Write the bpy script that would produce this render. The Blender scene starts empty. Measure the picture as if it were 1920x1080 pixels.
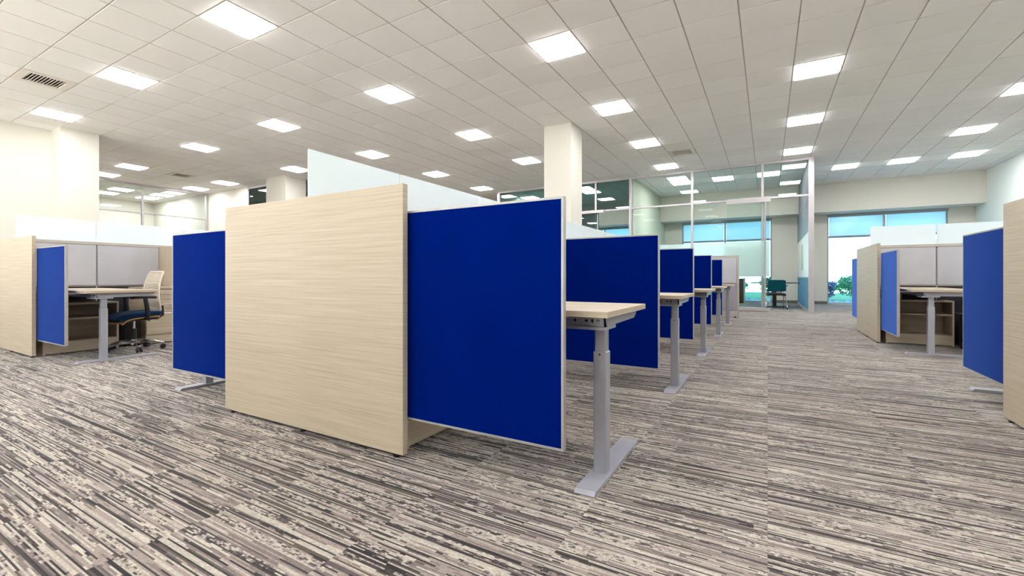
import bpy, bmesh, math, random
from mathutils import Vector, Matrix
random.seed(7)
PI = math.pi
C = bpy.context.scene.collection

# ------------------------------------------------------------------ camera
EYE = 0.91
cam_d = bpy.data.cameras.new('camera'); cam = bpy.data.objects.new('camera', cam_d); C.objects.link(cam)
cam.location = (0, 0, EYE); cam.rotation_euler = (PI / 2, 0, 0.5214)
cam_d.sensor_fit = 'HORIZONTAL'; cam_d.sensor_width = 36; cam_d.lens = 834.5 / 1920 * 36
cam_d.shift_y = -20.2 / 1920; cam_d.clip_start = 0.05; cam_d.clip_end = 300
bpy.context.scene.camera = cam

# ------------------------------------------------------------------ light and exposure
vs = bpy.context.scene.view_settings
vs.view_transform = 'Standard'; vs.look = 'None'; vs.gamma = 1; vs.use_curve_mapping = False
vs.exposure = 0.33
LAMP = 30.0          # radiance of the ceiling diffusers
SKY = 2.5
w = bpy.data.worlds.new('sky'); bpy.context.scene.world = w; w.use_nodes = True
nt = w.node_tree; nt.nodes.clear()
wo = nt.nodes.new('ShaderNodeOutputWorld'); bg = nt.nodes.new('ShaderNodeBackground')
tc = nt.nodes.new('ShaderNodeTexCoord'); sp = nt.nodes.new('ShaderNodeSeparateXYZ'); rp = nt.nodes.new('ShaderNodeValToRGB')
rp.color_ramp.elements[0].position = 0.0; rp.color_ramp.elements[0].color = (0.93, 0.97, 1.0, 1)
rp.color_ramp.elements[1].position = 0.55; rp.color_ramp.elements[1].color = (0.32, 0.60, 1.0, 1)
nt.links.new(tc.outputs['Generated'], sp.inputs[0]); nt.links.new(sp.outputs['Z'], rp.inputs[0])
nt.links.new(rp.outputs[0], bg.inputs[0]); bg.inputs[1].default_value = SKY; nt.links.new(bg.outputs[0], wo.inputs[0])

sd = bpy.data.lights.new('sun', 'SUN'); so = bpy.data.objects.new('sun', sd); C.objects.link(so)
sd.energy = 86.0; sd.angle = math.radians(0.6); sd.color = (1.0, 0.95, 0.93)  # sun added to bounce light onto the ceiling through the added windows
so.location = (-4, -20, 12); so.rotation_euler = (math.radians(48), 0, math.radians(-36))

# ------------------------------------------------------------------ materials
def lin(r, g, b):
    def f(v):
        v /= 255.0
        return v / 12.92 if v <= 0.04045 else ((v + 0.055) / 1.055) ** 2.4
    return (f(r), f(g), f(b), 1)

class NT:
    def __init__(s, name):
        s.m = bpy.data.materials.new(name); s.m.use_nodes = True; s.t = s.m.node_tree
        s.b = s.t.nodes['Principled BSDF']; s.o = s.t.nodes['Material Output']
    def n(s, typ, **kw):
        x = s.t.nodes.new(typ)
        for k, v in kw.items(): setattr(x, k, v)
        return x
    def l(s, a, b): s.t.links.new(a, b)
    def math(s, op, a, b=None, c=None):
        x = s.n('ShaderNodeMath', operation=op)
        for i, v in enumerate((a, b, c)):
            if v is None: continue
            if isinstance(v, (int, float)): x.inputs[i].default_value = v
            else: s.l(v, x.inputs[i])
        return x.outputs[0]
    def mix(s, f, a, b):
        x = s.n('ShaderNodeMix', data_type='RGBA')
        if isinstance(f, (int, float)): x.inputs['Factor'].default_value = f
        else: s.l(f, x.inputs['Factor'])
        for k, v in (('A', a), ('B', b)):
            i = [q for q in x.inputs if q.name == k and q.type == 'RGBA'][0]
            if isinstance(v, tuple): i.default_value = v
            else: s.l(v, i)
        return [q for q in x.outputs if q.type == 'RGBA'][0]
    def noise(s, vec, scale, detail=2, rough=0.5, dim='3D'):
        x = s.n('ShaderNodeTexNoise', noise_dimensions=dim)
        x.inputs['Scale'].default_value = scale; x.inputs['Detail'].default_value = detail; x.inputs['Roughness'].default_value = rough
        if vec is not None: s.l(vec, x.inputs['Vector'])
        return x.outputs['Fac']
    def ramp(s, f, stops, interp='LINEAR'):
        x = s.n('ShaderNodeValToRGB'); x.color_ramp.interpolation = interp
        e = x.color_ramp.elements
        while len(e) > 1: e.remove(e[-1])
        e[0].position, e[0].color = stops[0]
        for p, c in stops[1:]:
            k = e.new(p); k.color = c
        s.l(f, x.inputs[0]); return x.outputs[0]
    def mapping(s, vec, scale):
        x = s.n('ShaderNodeMapping'); x.inputs['Scale'].default_value = scale; s.l(vec, x.inputs['Vector']); return x.outputs[0]
    def bump(s, h, strength, dist=0.002):
        x = s.n('ShaderNodeBump'); x.inputs['Strength'].default_value = strength; x.inputs['Distance'].default_value = dist
        s.l(h, x.inputs['Height']); s.l(x.outputs[0], s.b.inputs['Normal'])

def plain(name, col, rough=0.5, metal=0.0, spec=0.5, vary=0.03, scale=6.0, bump=0.0, sheen=0.0, sheen_tint=None):
    k = NT(name); co = k.n('ShaderNodeTexCoord').outputs['Object']
    n = k.noise(co, scale, 4, 0.6)
    dark = tuple(c * (1 - vary * 2) for c in col[:3]) + (1,); lite = tuple(min(1, c * (1 + vary)) for c in col[:3]) + (1,)
    k.l(k.ramp(n, [(0.3, dark), (0.7, lite)]), k.b.inputs['Base Color'])
    k.b.inputs['Roughness'].default_value = rough; k.b.inputs['Metallic'].default_value = metal
    k.b.inputs['Specular IOR Level'].default_value = spec
    if sheen:
        k.b.inputs['Sheen Weight'].default_value = sheen; k.b.inputs['Sheen Roughness'].default_value = 0.35
        if sheen_tint: k.b.inputs['Sheen Tint'].default_value = sheen_tint
    if bump: k.bump(k.noise(co, 900, 1), bump, 0.001)
    return k.m

def wood(name, vertical=False):
    k = NT(name); co = k.n('ShaderNodeTexCoord').outputs['Object']
    sc = (70, 70, 1.2) if vertical else (1.3, 1.3, 75)
    a = k.noise(k.mapping(co, sc), 1.0, 6, 0.65)
    b = k.noise(k.mapping(co, tuple(v * (2.6 if v > 5 else 1.7) for v in sc)), 1.0, 3, 0.6)
    f = k.math('ADD', k.math('MULTIPLY', a, 0.6), k.math('MULTIPLY', b, 0.4))
    k.l(k.ramp(f, [(0.30, lin(164, 147, 125)), (0.46, lin(178, 163, 141)), (0.56, lin(186, 172, 151)), (0.70, lin(196, 183, 164))]), k.b.inputs['Base Color'])
    k.b.inputs['Roughness'].default_value = 0.45; k.b.inputs['Specular IOR Level'].default_value = 0.35
    k.bump(f, 0.08, 0.001)
    return k.m

def fabric(name, c0, c1, sheen=0.3, st=(0.3, 0.5, 1, 1), rough=0.9, spec=0.12, srough=0.4):
    k = NT(name); co = k.n('ShaderNodeTexCoord').outputs['Object']
    a = k.noise(co, 420, 2, 0.6); b = k.noise(co, 3, 2)
    f = k.math('ADD', k.math('MULTIPLY', a, 0.7), k.math('MULTIPLY', b, 0.3))
    k.l(k.ramp(f, [(0.35, c0), (0.65, c1)]), k.b.inputs['Base Color'])
    k.b.inputs['Roughness'].default_value = rough; k.b.inputs['Specular IOR Level'].default_value = spec
    k.b.inputs['Sheen Weight'].default_value = sheen; k.b.inputs['Sheen Tint'].default_value = st; k.b.inputs['Sheen Roughness'].default_value = srough
    k.bump(a, 0.25, 0.001)
    return k.m

def glass(name, tint, f0=0.05, gloss=1.0):
    k = NT(name); k.t.nodes.remove(k.b)
    tr = k.n('ShaderNodeBsdfTransparent'); tr.inputs[0].default_value = tint
    gl = k.n('ShaderNodeBsdfGlossy'); gl.inputs['Roughness'].default_value = 0.0
    lw = k.n('ShaderNodeLayerWeight'); lw.inputs[0].default_value = 0.5
    p = k.math('POWER', lw.outputs['Facing'], 5.0)
    f = k.math('MULTIPLY', k.math('MULTIPLY_ADD', p, 1 - f0, f0), gloss)
    mx = k.n('ShaderNodeMixShader'); k.l(f, mx.inputs[0]); k.l(tr.outputs[0], mx.inputs[1]); k.l(gl.outputs[0], mx.inputs[2])
    k.l(mx.outputs[0], k.o.inputs[0]); return k.m

def frosted(name, col, opac, transl=0.5):
    k = NT(name); k.t.nodes.remove(k.b)
    tr = k.n('ShaderNodeBsdfTransparent'); tr.inputs[0].default_value = (0.93, 1, 0.98, 1)
    df = k.n('ShaderNodeBsdfDiffuse'); df.inputs[0].default_value = col
    tl = k.n('ShaderNodeBsdfTranslucent'); tl.inputs[0].default_value = col
    m1 = k.n('ShaderNodeMixShader'); m1.inputs[0].default_value = transl; k.l(df.outputs[0], m1.inputs[1]); k.l(tl.outputs[0], m1.inputs[2])
    gl = k.n('ShaderNodeBsdfGlossy'); gl.inputs['Roughness'].default_value = 0.12
    m3 = k.n('ShaderNodeMixShader'); m3.inputs[0].default_value = 0.05; k.l(m1.outputs[0], m3.inputs[1]); k.l(gl.outputs[0], m3.inputs[2])
    co = k.n('ShaderNodeTexCoord').outputs['Object']
    n = k.noise(co, 4, 2)
    m2 = k.n('ShaderNodeMixShader'); k.l(k.math('MULTIPLY_ADD', n, 0.04, opac - 0.02), m2.inputs[0])
    k.l(tr.outputs[0], m2.inputs[1]); k.l(m3.outputs[0], m2.inputs[2]); k.l(m2.outputs[0], k.o.inputs[0]); return k.m

def emis(name, col, s):
    k = NT(name); k.t.nodes.remove(k.b)
    e = k.n('ShaderNodeEmission'); e.inputs[0].default_value = col; e.inputs[1].default_value = s
    k.l(e.outputs[0], k.o.inputs[0]); return k.m

def carpet():
    k = NT('carpet'); pos = k.n('ShaderNodeNewGeometry').outputs['Position']
    s = k.n('ShaderNodeSeparateXYZ'); k.l(pos, s.inputs[0]); x, y = s.outputs[0], s.outputs[1]
    T = 0.612
    ix = k.math('FLOOR', k.math('DIVIDE', x, T)); iy = k.math('FLOOR', k.math('DIVIDE', y, T))
    cb = k.n('ShaderNodeCombineXYZ'); k.l(ix, cb.inputs[0]); k.l(iy, cb.inputs[1])
    wn = k.n('ShaderNodeTexWhiteNoise', noise_dimensions='2D'); k.l(cb.outputs[0], wn.inputs['Vector'])
    rnd = wn.outputs['Value']
    def layer(sx, sy, off, detail, rough=0.5, k2=1.0):
        c = k.n('ShaderNodeCombineXYZ')
        k.l(k.math('MULTIPLY', x, sx), c.inputs[0])
        k.l(k.math('MULTIPLY_ADD', rnd, 37.0 * k2, k.math('MULTIPLY', y, sy)), c.inputs[1])
        k.l(k.math('MULTIPLY_ADD', rnd, 91.0 * k2, off), c.inputs[2])
        return k.noise(c.outputs[0], 1.0, detail, rough)
    row = k.math('FLOOR', k.math('DIVIDE', y, 0.006))
    def rows(sx, off, detail=1, group=1):
        r = row if group == 1 else k.math('FLOOR', k.math('DIVIDE', row, float(group)))
        c = k.n('ShaderNodeCombineXYZ')
        k.l(k.math('MULTIPLY', x, sx), c.inputs[0]); k.l(k.math('MULTIPLY_ADD', r, 7.31, off), c.inputs[1]); k.l(k.math('MULTIPLY', rnd, 53.0), c.inputs[2])
        return k.noise(c.outputs[0], 1.0, detail, 0.6)
    band = rows(0.6, 401.0, 0, 7)        # broad stripes
    line = rows(1.0, 0.0, 0)                      # single rows of yarn
    pair = rows(0.75, 31.0, 0, 3)               # stripes three rows wide
    mott = rows(20.0, 77.0, 2)                 # tufts that break up the stripes
    where = rows(1.2, 513.0, 1, 5)       # where the mottling shows
    cream, sand, taupe, grey, olive, dark = lin(187, 178, 165), lin(149, 136, 129), lin(118, 107, 103), lin(87, 78, 78), lin(83, 75, 63), lin(30, 25, 27)
    v = k.math('ADD', k.math('ADD', k.math('MULTIPLY', band, 0.44), k.math('MULTIPLY', line, 0.22)), k.math('MULTIPLY', pair, 0.34))
    base = k.ramp(v, [(0.0, dark), (0.37, olive), (0.405, grey), (0.43, taupe), (0.45, sand), (0.475, taupe), (0.49, sand), (0.52, taupe), (0.535, cream), (0.555, olive), (0.57, sand), (0.59, dark), (0.598, cream), (0.615, taupe), (0.645, sand)], 'CONSTANT')
    mk = k.math('MULTIPLY', k.math('GREATER_THAN', where, 0.55), 1.0)
    base = k.mix(k.math('MULTIPLY', mk, 0.8), base, k.ramp(k.math('ADD', k.math('MULTIPLY', mott, 0.6), k.math('MULTIPLY', v, 0.4)), [(0.0, dark), (0.425, grey), (0.45, sand), (0.50, cream), (0.56, taupe), (0.585, dark)], 'CONSTANT'))
    dl = rows(1.1, 211.0, 1, 1)
    base = k.mix(k.math('MULTIPLY', k.math('LESS_THAN', dl, 0.42), 0.92), base, dark)
    cl = rows(1.1, 305.0, 0)
    base = k.mix(k.math('MULTIPLY', k.math('LESS_THAN', cl, 0.37), 0.8), base, cream)
    tuft = rows(95.0, 611.0, 1); base = k.mix(k.math('MULTIPLY', k.math('SUBTRACT', 0.66, tuft), 0.8), base, dark)
    k.l(base, k.b.inputs['Base Color'])
    k.b.inputs['Roughness'].default_value = 0.95; k.b.inputs['Specular IOR Level'].default_value = 0.15
    k.b.inputs['Sheen Weight'].default_value = 0.15
    c3 = k.n('ShaderNodeCombineXYZ'); k.l(k.math('MULTIPLY', x, 120.0), c3.inputs[0]); k.l(k.math('MULTIPLY', y, 420.0), c3.inputs[1])
    k.bump(k.noise(c3.outputs[0], 1.0, 1), 0.5, 0.003)
    return k.m

M = {}
M['wood'] = wood('light_wood_laminate'); M['wood_v'] = wood('light_wood_laminate_upright', True)
M['blue'] = fabric('royal_blue_fabric', lin(0, 19, 92), lin(0, 25, 108), 0.9, (0.17, 0.36, 1.0, 1), 1.0, 0.0, 0.28)
M['skyblue'] = fabric('bright_blue_fabric', lin(40, 105, 185), lin(52, 122, 205), 0.3, (0.5, 0.7, 1, 1))
M['greyfab'] = fabric('pale_grey_fabric', lin(176, 176, 181), lin(198, 197, 201), 0.1, (1, 1, 1, 1))
M['greyfab2'] = fabric('mid_grey_fabric', lin(150, 145, 152), lin(166, 161, 167), 0.1, (1, 1, 1, 1))
M['charcoal'] = fabric('charcoal_fabric', lin(48, 46, 50), lin(62, 60, 64), 0.0)
M['alu'] = plain('satin_aluminium', lin(172, 168, 164), 0.4, 0.35, 0.5)
M['trim'] = plain('champagne_frame_paint', lin(186, 178, 170), 0.45, 0.2)
M['silver'] = plain('silver_grey_powder_coat', lin(160, 160, 168), 0.42, 0.25)
M['chrome'] = plain('polished_aluminium', lin(215, 215, 218), 0.15, 1.0, vary=0.01)
M['black'] = plain('black_plastic', lin(24, 24, 26), 0.45)
M['hole'] = plain('black_void', lin(8, 8, 9), 0.9)
M['whitemetal'] = plain('white_grid_metal', lin(226, 218, 206), 0.45, vary=0.01)
M['grid'] = plain('ceiling_grid_metal', lin(196, 186, 174), 0.6, vary=0.01)
M['office_frame'] = plain('office_frame_metal', lin(186, 180, 180), 0.35, 0.3)
M['cream'] = plain('cream_wall_paint', lin(214, 208, 196), 0.8, vary=0.008, scale=1.5)
M['beige'] = plain('beige_wall_paint', lin(214, 210, 198), 0.8, vary=0.008, scale=1.5)
M['palewall'] = plain('pale_green_white_paint', lin(232, 238, 230), 0.8, vary=0.008, scale=1.5)
M['sage'] = plain('sage_wall_paint', lin(206, 210, 190), 0.8, vary=0.01, scale=1.5)
M['skirt'] = plain('taupe_rubber_baseboard', lin(112, 104, 98), 0.6)
M['darkframe'] = plain('bronze_window_frame', lin(146, 152, 155), 0.45, 0.3)
M['grout'] = plain('carpet_backing', lin(112, 102, 94), 0.95)
M['diffuser'] = emis('lit_diffuser', (0.97, 0.975, 1.0, 1), LAMP)
M['glass'] = glass('clear_glass', (0.93, 0.97, 0.96, 1), 0.03)
M['glass_low'] = glass('clear_glass_low_reflection', (0.93, 0.97, 0.96, 1), 0.006, 0.6)
M['glass_dark'] = glass('tinted_glass', (0.50, 0.62, 0.62, 1), 0.06)
M['winglass'] = glass('window_glass', (0.70, 0.92, 1.0, 1), 0.04)
M['frost'] = frosted('frosted_glass', lin(246, 253, 255), 0.955, 0.4)
M['film'] = frosted('frosted_film', lin(236, 250, 248), 0.70, 0.6)
M['shade'] = frosted('pale_blue_roller_shade', lin(226, 241, 255), 0.92, 0.65)
M['carpet'] = carpet()
M['seatfab'] = fabric('navy_teal_seat_fabric', lin(14, 40, 66), lin(20, 54, 84), 0.2)
M['tealfab'] = fabric('dark_teal_fabric', lin(10, 70, 82), lin(16, 88, 98), 0.2, (0.4, 0.8, 0.9, 1))
M['beigeplastic'] = plain('beige_chair_plastic', lin(214, 202, 186), 0.5)
M['pan'] = plain('amber_seat_pan', lin(190, 140, 80), 0.5)
M['darkwood'] = plain('dark_brown_laminate', lin(62, 48, 42), 0.5, vary=0.1, scale=12)
M['whiteboard'] = plain('off_white_board', lin(228, 228, 220), 0.3)
M['paper'] = plain('kraft_paper', lin(190, 182, 160), 0.8)
M['tealpanel'] = plain('slate_panel', lin(118, 124, 130), 0.5)
M['bluepanel'] = frosted('blue_frosted_panel', lin(120, 175, 200), 0.8, 0.5)

def ceiling_mat():
    k = NT('ceiling_tile'); co = k.n('ShaderNodeNewGeometry').outputs['Position']
    a = k.noise(co, 160, 3, 0.7); b = k.noise(co, 0.6, 2)
    s = k.n('ShaderNodeSeparateXYZ'); k.l(co, s.inputs[0])
    cb = k.n('ShaderNodeCombineXYZ')
    k.l(k.math('FLOOR', k.math('DIVIDE', k.math('SUBTRACT', s.outputs[0], -5.772), 0.6096)), cb.inputs[0])
    k.l(k.math('FLOOR', k.math('DIVIDE', k.math('SUBTRACT', s.outputs[1], 3.291), 0.6096)), cb.inputs[1])
    wn = k.n('ShaderNodeTexWhiteNoise', noise_dimensions='2D'); k.l(cb.outputs[0], wn.inputs['Vector'])
    f = k.math('ADD', k.math('ADD', k.math('MULTIPLY', a, 0.5), k.math('MULTIPLY', b, 0.25)), k.math('MULTIPLY', wn.outputs['Value'], 0.25))
    k.l(k.ramp(f, [(0.3, lin(240, 236, 230)), (0.7, lin(249, 246, 242))]), k.b.inputs['Base Color'])
    k.b.inputs['Roughness'].default_value = 0.9; k.b.inputs['Specular IOR Level'].default_value = 0.2
    k.bump(a, 0.2, 0.001)
    return k.m
M['tile'] = ceiling_mat()

def foliage_mat(name, a, b):
    k = NT(name); co = k.n('ShaderNodeNewGeometry').outputs['Position']
    k.l(k.ramp(k.noise(co, 5, 4, 0.7), [(0.35, a), (0.65, b)]), k.b.inputs['Base Color'])
    k.b.inputs['Roughness'].default_value = 0.7; return k.m
M['leaf'] = foliage_mat('green_leaves', lin(86, 150, 110), lin(160, 214, 160))
M['leafdark'] = foliage_mat('dark_green_leaves', lin(24, 92, 72), lin(60, 140, 100))
M['leafpurple'] = foliage_mat('purple_leaves', lin(110, 98, 140), lin(160, 146, 180))
M['lawn'] = foliage_mat('lawn_grass', lin(96, 150, 86), lin(140, 190, 120))
M['stone'] = foliage_mat('pale_stones', lin(140, 140, 150), lin(210, 208, 214))
M['asphalt'] = foliage_mat('pale_paving', lin(190, 190, 190), lin(215, 214, 210))

# ------------------------------------------------------------------ mesh helpers
class MB:
    def __init__(s): s.bm = bmesh.new()
    def box(s, x0, x1, y0, y1, z0, z1):
        if x0 > x1: x0, x1 = x1, x0
        if y0 > y1: y0, y1 = y1, y0
        v = [s.bm.verts.new(p) for p in ((x0, y0, z0), (x1, y0, z0), (x1, y1, z0), (x0, y1, z0), (x0, y0, z1), (x1, y0, z1), (x1, y1, z1), (x0, y1, z1))]
        for f in ((0, 3, 2, 1), (4, 5, 6, 7), (0, 1, 5, 4), (1, 2, 6, 5), (2, 3, 7, 6), (3, 0, 4, 7)):
            s.bm.faces.new([v[i] for i in f])
        return s
    def prism(s, pts, d):
        """extrude a planar polygon (list of 3D points) along vector d"""
        a = [s.bm.verts.new(p) for p in pts]; b = [s.bm.verts.new(Vector(p) + Vector(d)) for p in pts]
        s.bm.faces.new(a[::-1]); s.bm.faces.new(b)
        for i in range(len(a)):
            j = (i + 1) % len(a); s.bm.faces.new([a[i], a[j], b[j], b[i]])
        return s
    def cyl(s, p0, p1, r0, r1=None, n=16):
        r1 = r0 if r1 is None else r1
        p0, p1 = Vector(p0), Vector(p1); d = (p1 - p0)
        q = d.to_track_quat('Z', 'Y')
        A = [s.bm.verts.new(p0 + q @ Vector((r0 * math.cos(2 * PI * i / n), r0 * math.sin(2 * PI * i / n), 0))) for i in range(n)]
        B = [s.bm.verts.new(p1 + q @ Vector((r1 * math.cos(2 * PI * i / n), r1 * math.sin(2 * PI * i / n), 0))) for i in range(n)]
        s.bm.faces.new(A[::-1]); s.bm.faces.new(B)
        for i in range(n):
            j = (i + 1) % n; s.bm.faces.new([A[i], A[j], B[j], B[i]])
        return s
    def tube(s, pts, r, n=8):
        pts = [Vector(p) for p in pts]; rings = []
        for i, p in enumerate(pts):
            d = (pts[min(i + 1, len(pts) - 1)] - pts[max(i - 1, 0)]).normalized()
            q = d.to_track_quat('Z', 'Y'); rr = r[i] if isinstance(r, (list, tuple)) else r
            rings.append([s.bm.verts.new(p + q @ Vector((rr * math.cos(2 * PI * k / n), rr * math.sin(2 * PI * k / n), 0))) for k in range(n)])
        for a, b in zip(rings, rings[1:]):
            # align rings to avoid twisting
            off = min(range(n), key=lambda o: (a[0].co - b[o].co).length)
            b[:] = b[off:] + b[:off]
            for k in range(n): s.bm.faces.new([a[k], a[(k + 1) % n], b[(k + 1) % n], b[k]])
        s.bm.faces.new(rings[0][::-1]); s.bm.faces.new(rings[-1])
        return s
    def grid(s, fn, nu, nv, thick=None):
        """a surface fn(u,v)->point, closed to a slab when thick (vector function or distance along the normal)"""
        P = [[Vector(fn(i / nu, j / nv)) for j in range(nv + 1)] for i in range(nu + 1)]
        V = [[s.bm.verts.new(p) for p in row] for row in P]
        F = []
        for i in range(nu):
            for j in range(nv): F.append(s.bm.faces.new([V[i][j], V[i + 1][j], V[i + 1][j + 1], V[i][j + 1]]))
        if thick:
            W = [[None] * (nv + 1) for _ in range(nu + 1)]
            for i in range(nu + 1):
                for j in range(nv + 1):
                    a = P[min(i + 1, nu)][j] - P[max(i - 1, 0)][j]; b = P[i][min(j + 1, nv)] - P[i][max(j - 1, 0)]
                    W[i][j] = s.bm.verts.new(P[i][j] - a.cross(b).normalized() * thick)
            for i in range(nu):
                for j in range(nv): s.bm.faces.new([W[i][j], W[i][j + 1], W[i + 1][j + 1], W[i + 1][j]])
            ring = [(i, 0) for i in range(nu)] + [(nu, j) for j in range(nv)] + [(i, nv) for i in range(nu, 0, -1)] + [(0, j) for j in range(nv, 0, -1)]
            for (a, b), (c, d) in zip(ring, ring[1:] + ring[:1]): s.bm.faces.new([V[a][b], W[a][b], W[c][d], V[c][d]])
        return s
    def build(s, name, mat, parent=None, bevel=0.0, smooth=False, segs=1, label=None, kind=None):
        if bevel:
            bmesh.ops.bevel(s.bm, geom=list(s.bm.edges), offset=bevel, segments=segs, affect='EDGES', clamp_overlap=True)
        bmesh.ops.recalc_face_normals(s.bm, faces=list(s.bm.faces))
        me = bpy.data.meshes.new(name); s.bm.to_mesh(me); s.bm.free()
        me.materials.append(M[mat] if isinstance(mat, str) else mat)
        if smooth:
            for p in me.polygons: p.use_smooth = True
            me.set_sharp_from_angle(angle=math.radians(40))
        o = bpy.data.objects.new(name, me); C.objects.link(o)
        if parent is not None: o.parent = parent
        if label: o['label'] = label
        if kind: o['kind'] = kind
        return o

def Box(name, mat, parent, x0, x1, y0, y1, z0, z1, bevel=0.0, **kw):
    return MB().box(x0, x1, y0, y1, z0, z1).build(name, mat, parent, bevel, **kw)

def thing(name, label, cat, loc=(0, 0, 0), rz=0.0, group=None):
    o = bpy.data.objects.new(name, None); C.objects.link(o); o.empty_display_size = 0.1
    o.location = loc; o.rotation_euler = (0, 0, rz); o['label'] = label; o['category'] = cat
    if group: o['group'] = group
    return o
def setting(name, loc=(0, 0, 0)):
    o = bpy.data.objects.new(name, None); C.objects.link(o); o.location = loc; o['kind'] = 'structure'; return o
def copy_tree(o, parent=None):
    c = o.copy(); C.objects.link(c); c.parent = parent
    for ch in list(o.children): copy_tree(ch, c)
    return c

# ------------------------------------------------------------------ room shell
CH = 3.962                       # ceiling height
TL = 0.6096; GX, GY = -5.772, 3.291
XR, XL, YF, YB = 5.38, -25.0, -6.0, 18.4

# floor: base slab plus carpet tiles
def inside(x, y):
    if x > XR or y > YB - 0.02: return False
    if y < 3.4: return x > -12.95
    if y < 8.6: return x > -22.0
    if y < 13.6: return x > -10.5
    return x > -10.5
fl = Box('floor', 'grout', None, -25.2, XR + 0.2, YF - 0.2, YB + 0.3, -0.25, -0.008, kind='structure')
CT = 0.612
cells = []
for i in range(-42, 10):
    for j in range(-10, 32):
        x, y = (i + .5) * CT, (j + .5) * CT
        if x - CT / 2 > XR or y - CT / 2 > YB or y < YF or not inside(min(x - .28, 99), y - .28): continue
        cx_, cz_ = 0.867 * x + 0.498 * y, -0.498 * x + 0.867 * y
        seen = cz_ > 0.5 and abs(cx_) < cz_ * 1.2 + 0.5 and EYE / cz_ < 0.72
        cells.append((0 if seen else 1, cz_ if seen else 50 + abs(cz_), i, j))
cells.sort()
me = None; rest = MB()
for n, (a, b, i, j) in enumerate(cells):
    x0, y0 = i * CT, j * CT; x1, y1 = min(x0 + CT - .0005, XR), min(y0 + CT - .0005, YB)
    if n < 290 and x1 < XR and y1 < YB:
        if me is None:
            o = Box('carpet_tile', 'carpet', fl, 0, CT - .0005, 0, CT - .0005, -0.008, 0, bevel=0.0004); me = o.data
        else:
            o = bpy.data.objects.new('carpet_tile', me); C.objects.link(o); o.parent = fl
        o.location = (x0, y0, 0)
    else: rest.box(x0, x1, y0, y1, -0.008, 0)
rest.build('carpet_tiling', 'carpet', fl, kind='stuff')

# ceiling: slab, T-bar grid, tiles
ce = Box('ceiling', 'tile', None, -25.2, XR + 0.2, YF - 0.2, YB + 0.3, CH + 0.06, CH + 0.3, kind='structure')
lamps = [(i, j) for i in (-10, -5, 0, 5, 10, 15) for j in (-9, -5, -1, 3, 7, 11, 15)] + [(-16, 3), (-16, 7), (-19, 3), (-19, 7)] + \
        [(5, 19), (7, 19), (9, 19), (12, 19), (14, 19), (16, 19), (-4, 19), (0, 19), (-23, 5), (-23, 7), (-25, 5), (-25, 7)]  # last pair added only to brighten the recess office
lamps = [(i, j) for (i, j) in lamps if not (i == 0 and j == -99)]
vents = [(-7, -2), (-16, 5), (6, 13)]
skip = set(lamps) | set(vents)
tiles = []
i0, i1, j0, j1 = -28, 18, -16, 24
for i in range(i0, i1 + 1):
    for j in range(j0, j1 + 1):
        if (i, j) in skip: continue
        x, y = GX + (i + .5) * TL, GY + (j + .5) * TL
        if y < YF or y > 17.9 or x < -22 or (y < 3 and x < -13.2) or (y > 9.3 and x < -10.8) or x - TL / 2 > XR: continue
        cx_, cz_ = 0.867 * x + 0.498 * y, -0.498 * x + 0.867 * y
        seen = cz_ > 0.5 and abs(cx_) < cz_ * 1.2 + 0.6 and 3.05 / cz_ < 0.68
        tiles.append((0 if seen else 1, cz_ if seen else 50 + abs(cz_), i, j))
tiles.sort(); me = None; rest = MB(); g = 0.0075
for n, (a, b, i, j) in enumerate(tiles):
    x0, y0 = GX + i * TL, GY + j * TL; x1 = min(x0 + TL - g, XR - .002)
    if n < 290 and x0 + TL < XR:
        if me is None:
            o = Box('ceiling_tile', 'tile', ce, g, TL - g, g, TL - g, CH, CH + .016, bevel=0.002); me = o.data
        else:
            o = bpy.data.objects.new('ceiling_tile', me); C.objects.link(o); o.parent = ce
        o.location = (x0, y0, random.uniform(-.0006, .0006))
    else:
        if x1 > x0 + g: rest.box(x0 + g, x1, y0 + g, y0 + TL - g, CH, CH + .016)
rest.build('ceiling_tiling', 'tile', ce, kind='stuff')
bars = MB()
for i in range(i0, i1 + 2):
    x = GX + i * TL
    if x < XR: bars.box(x - .012, x + .012, YF, YB, CH + .009, CH + .02)
for j in range(j0, j1 + 2):
    y = GY + j * TL
    if y < YB: bars.box(-25, XR, y - .012, y + .012, CH + .0095, CH + .0205)
bars.build('ceiling_grid', 'grid', ce, kind='stuff')

Box('added_shade_block', 'asphalt', None, -25.2, XR + .2, YF - .2, YB + .3, CH + .32, 15.0, kind='structure')  # unseen tall block added to keep sun off the lawn outside
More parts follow.
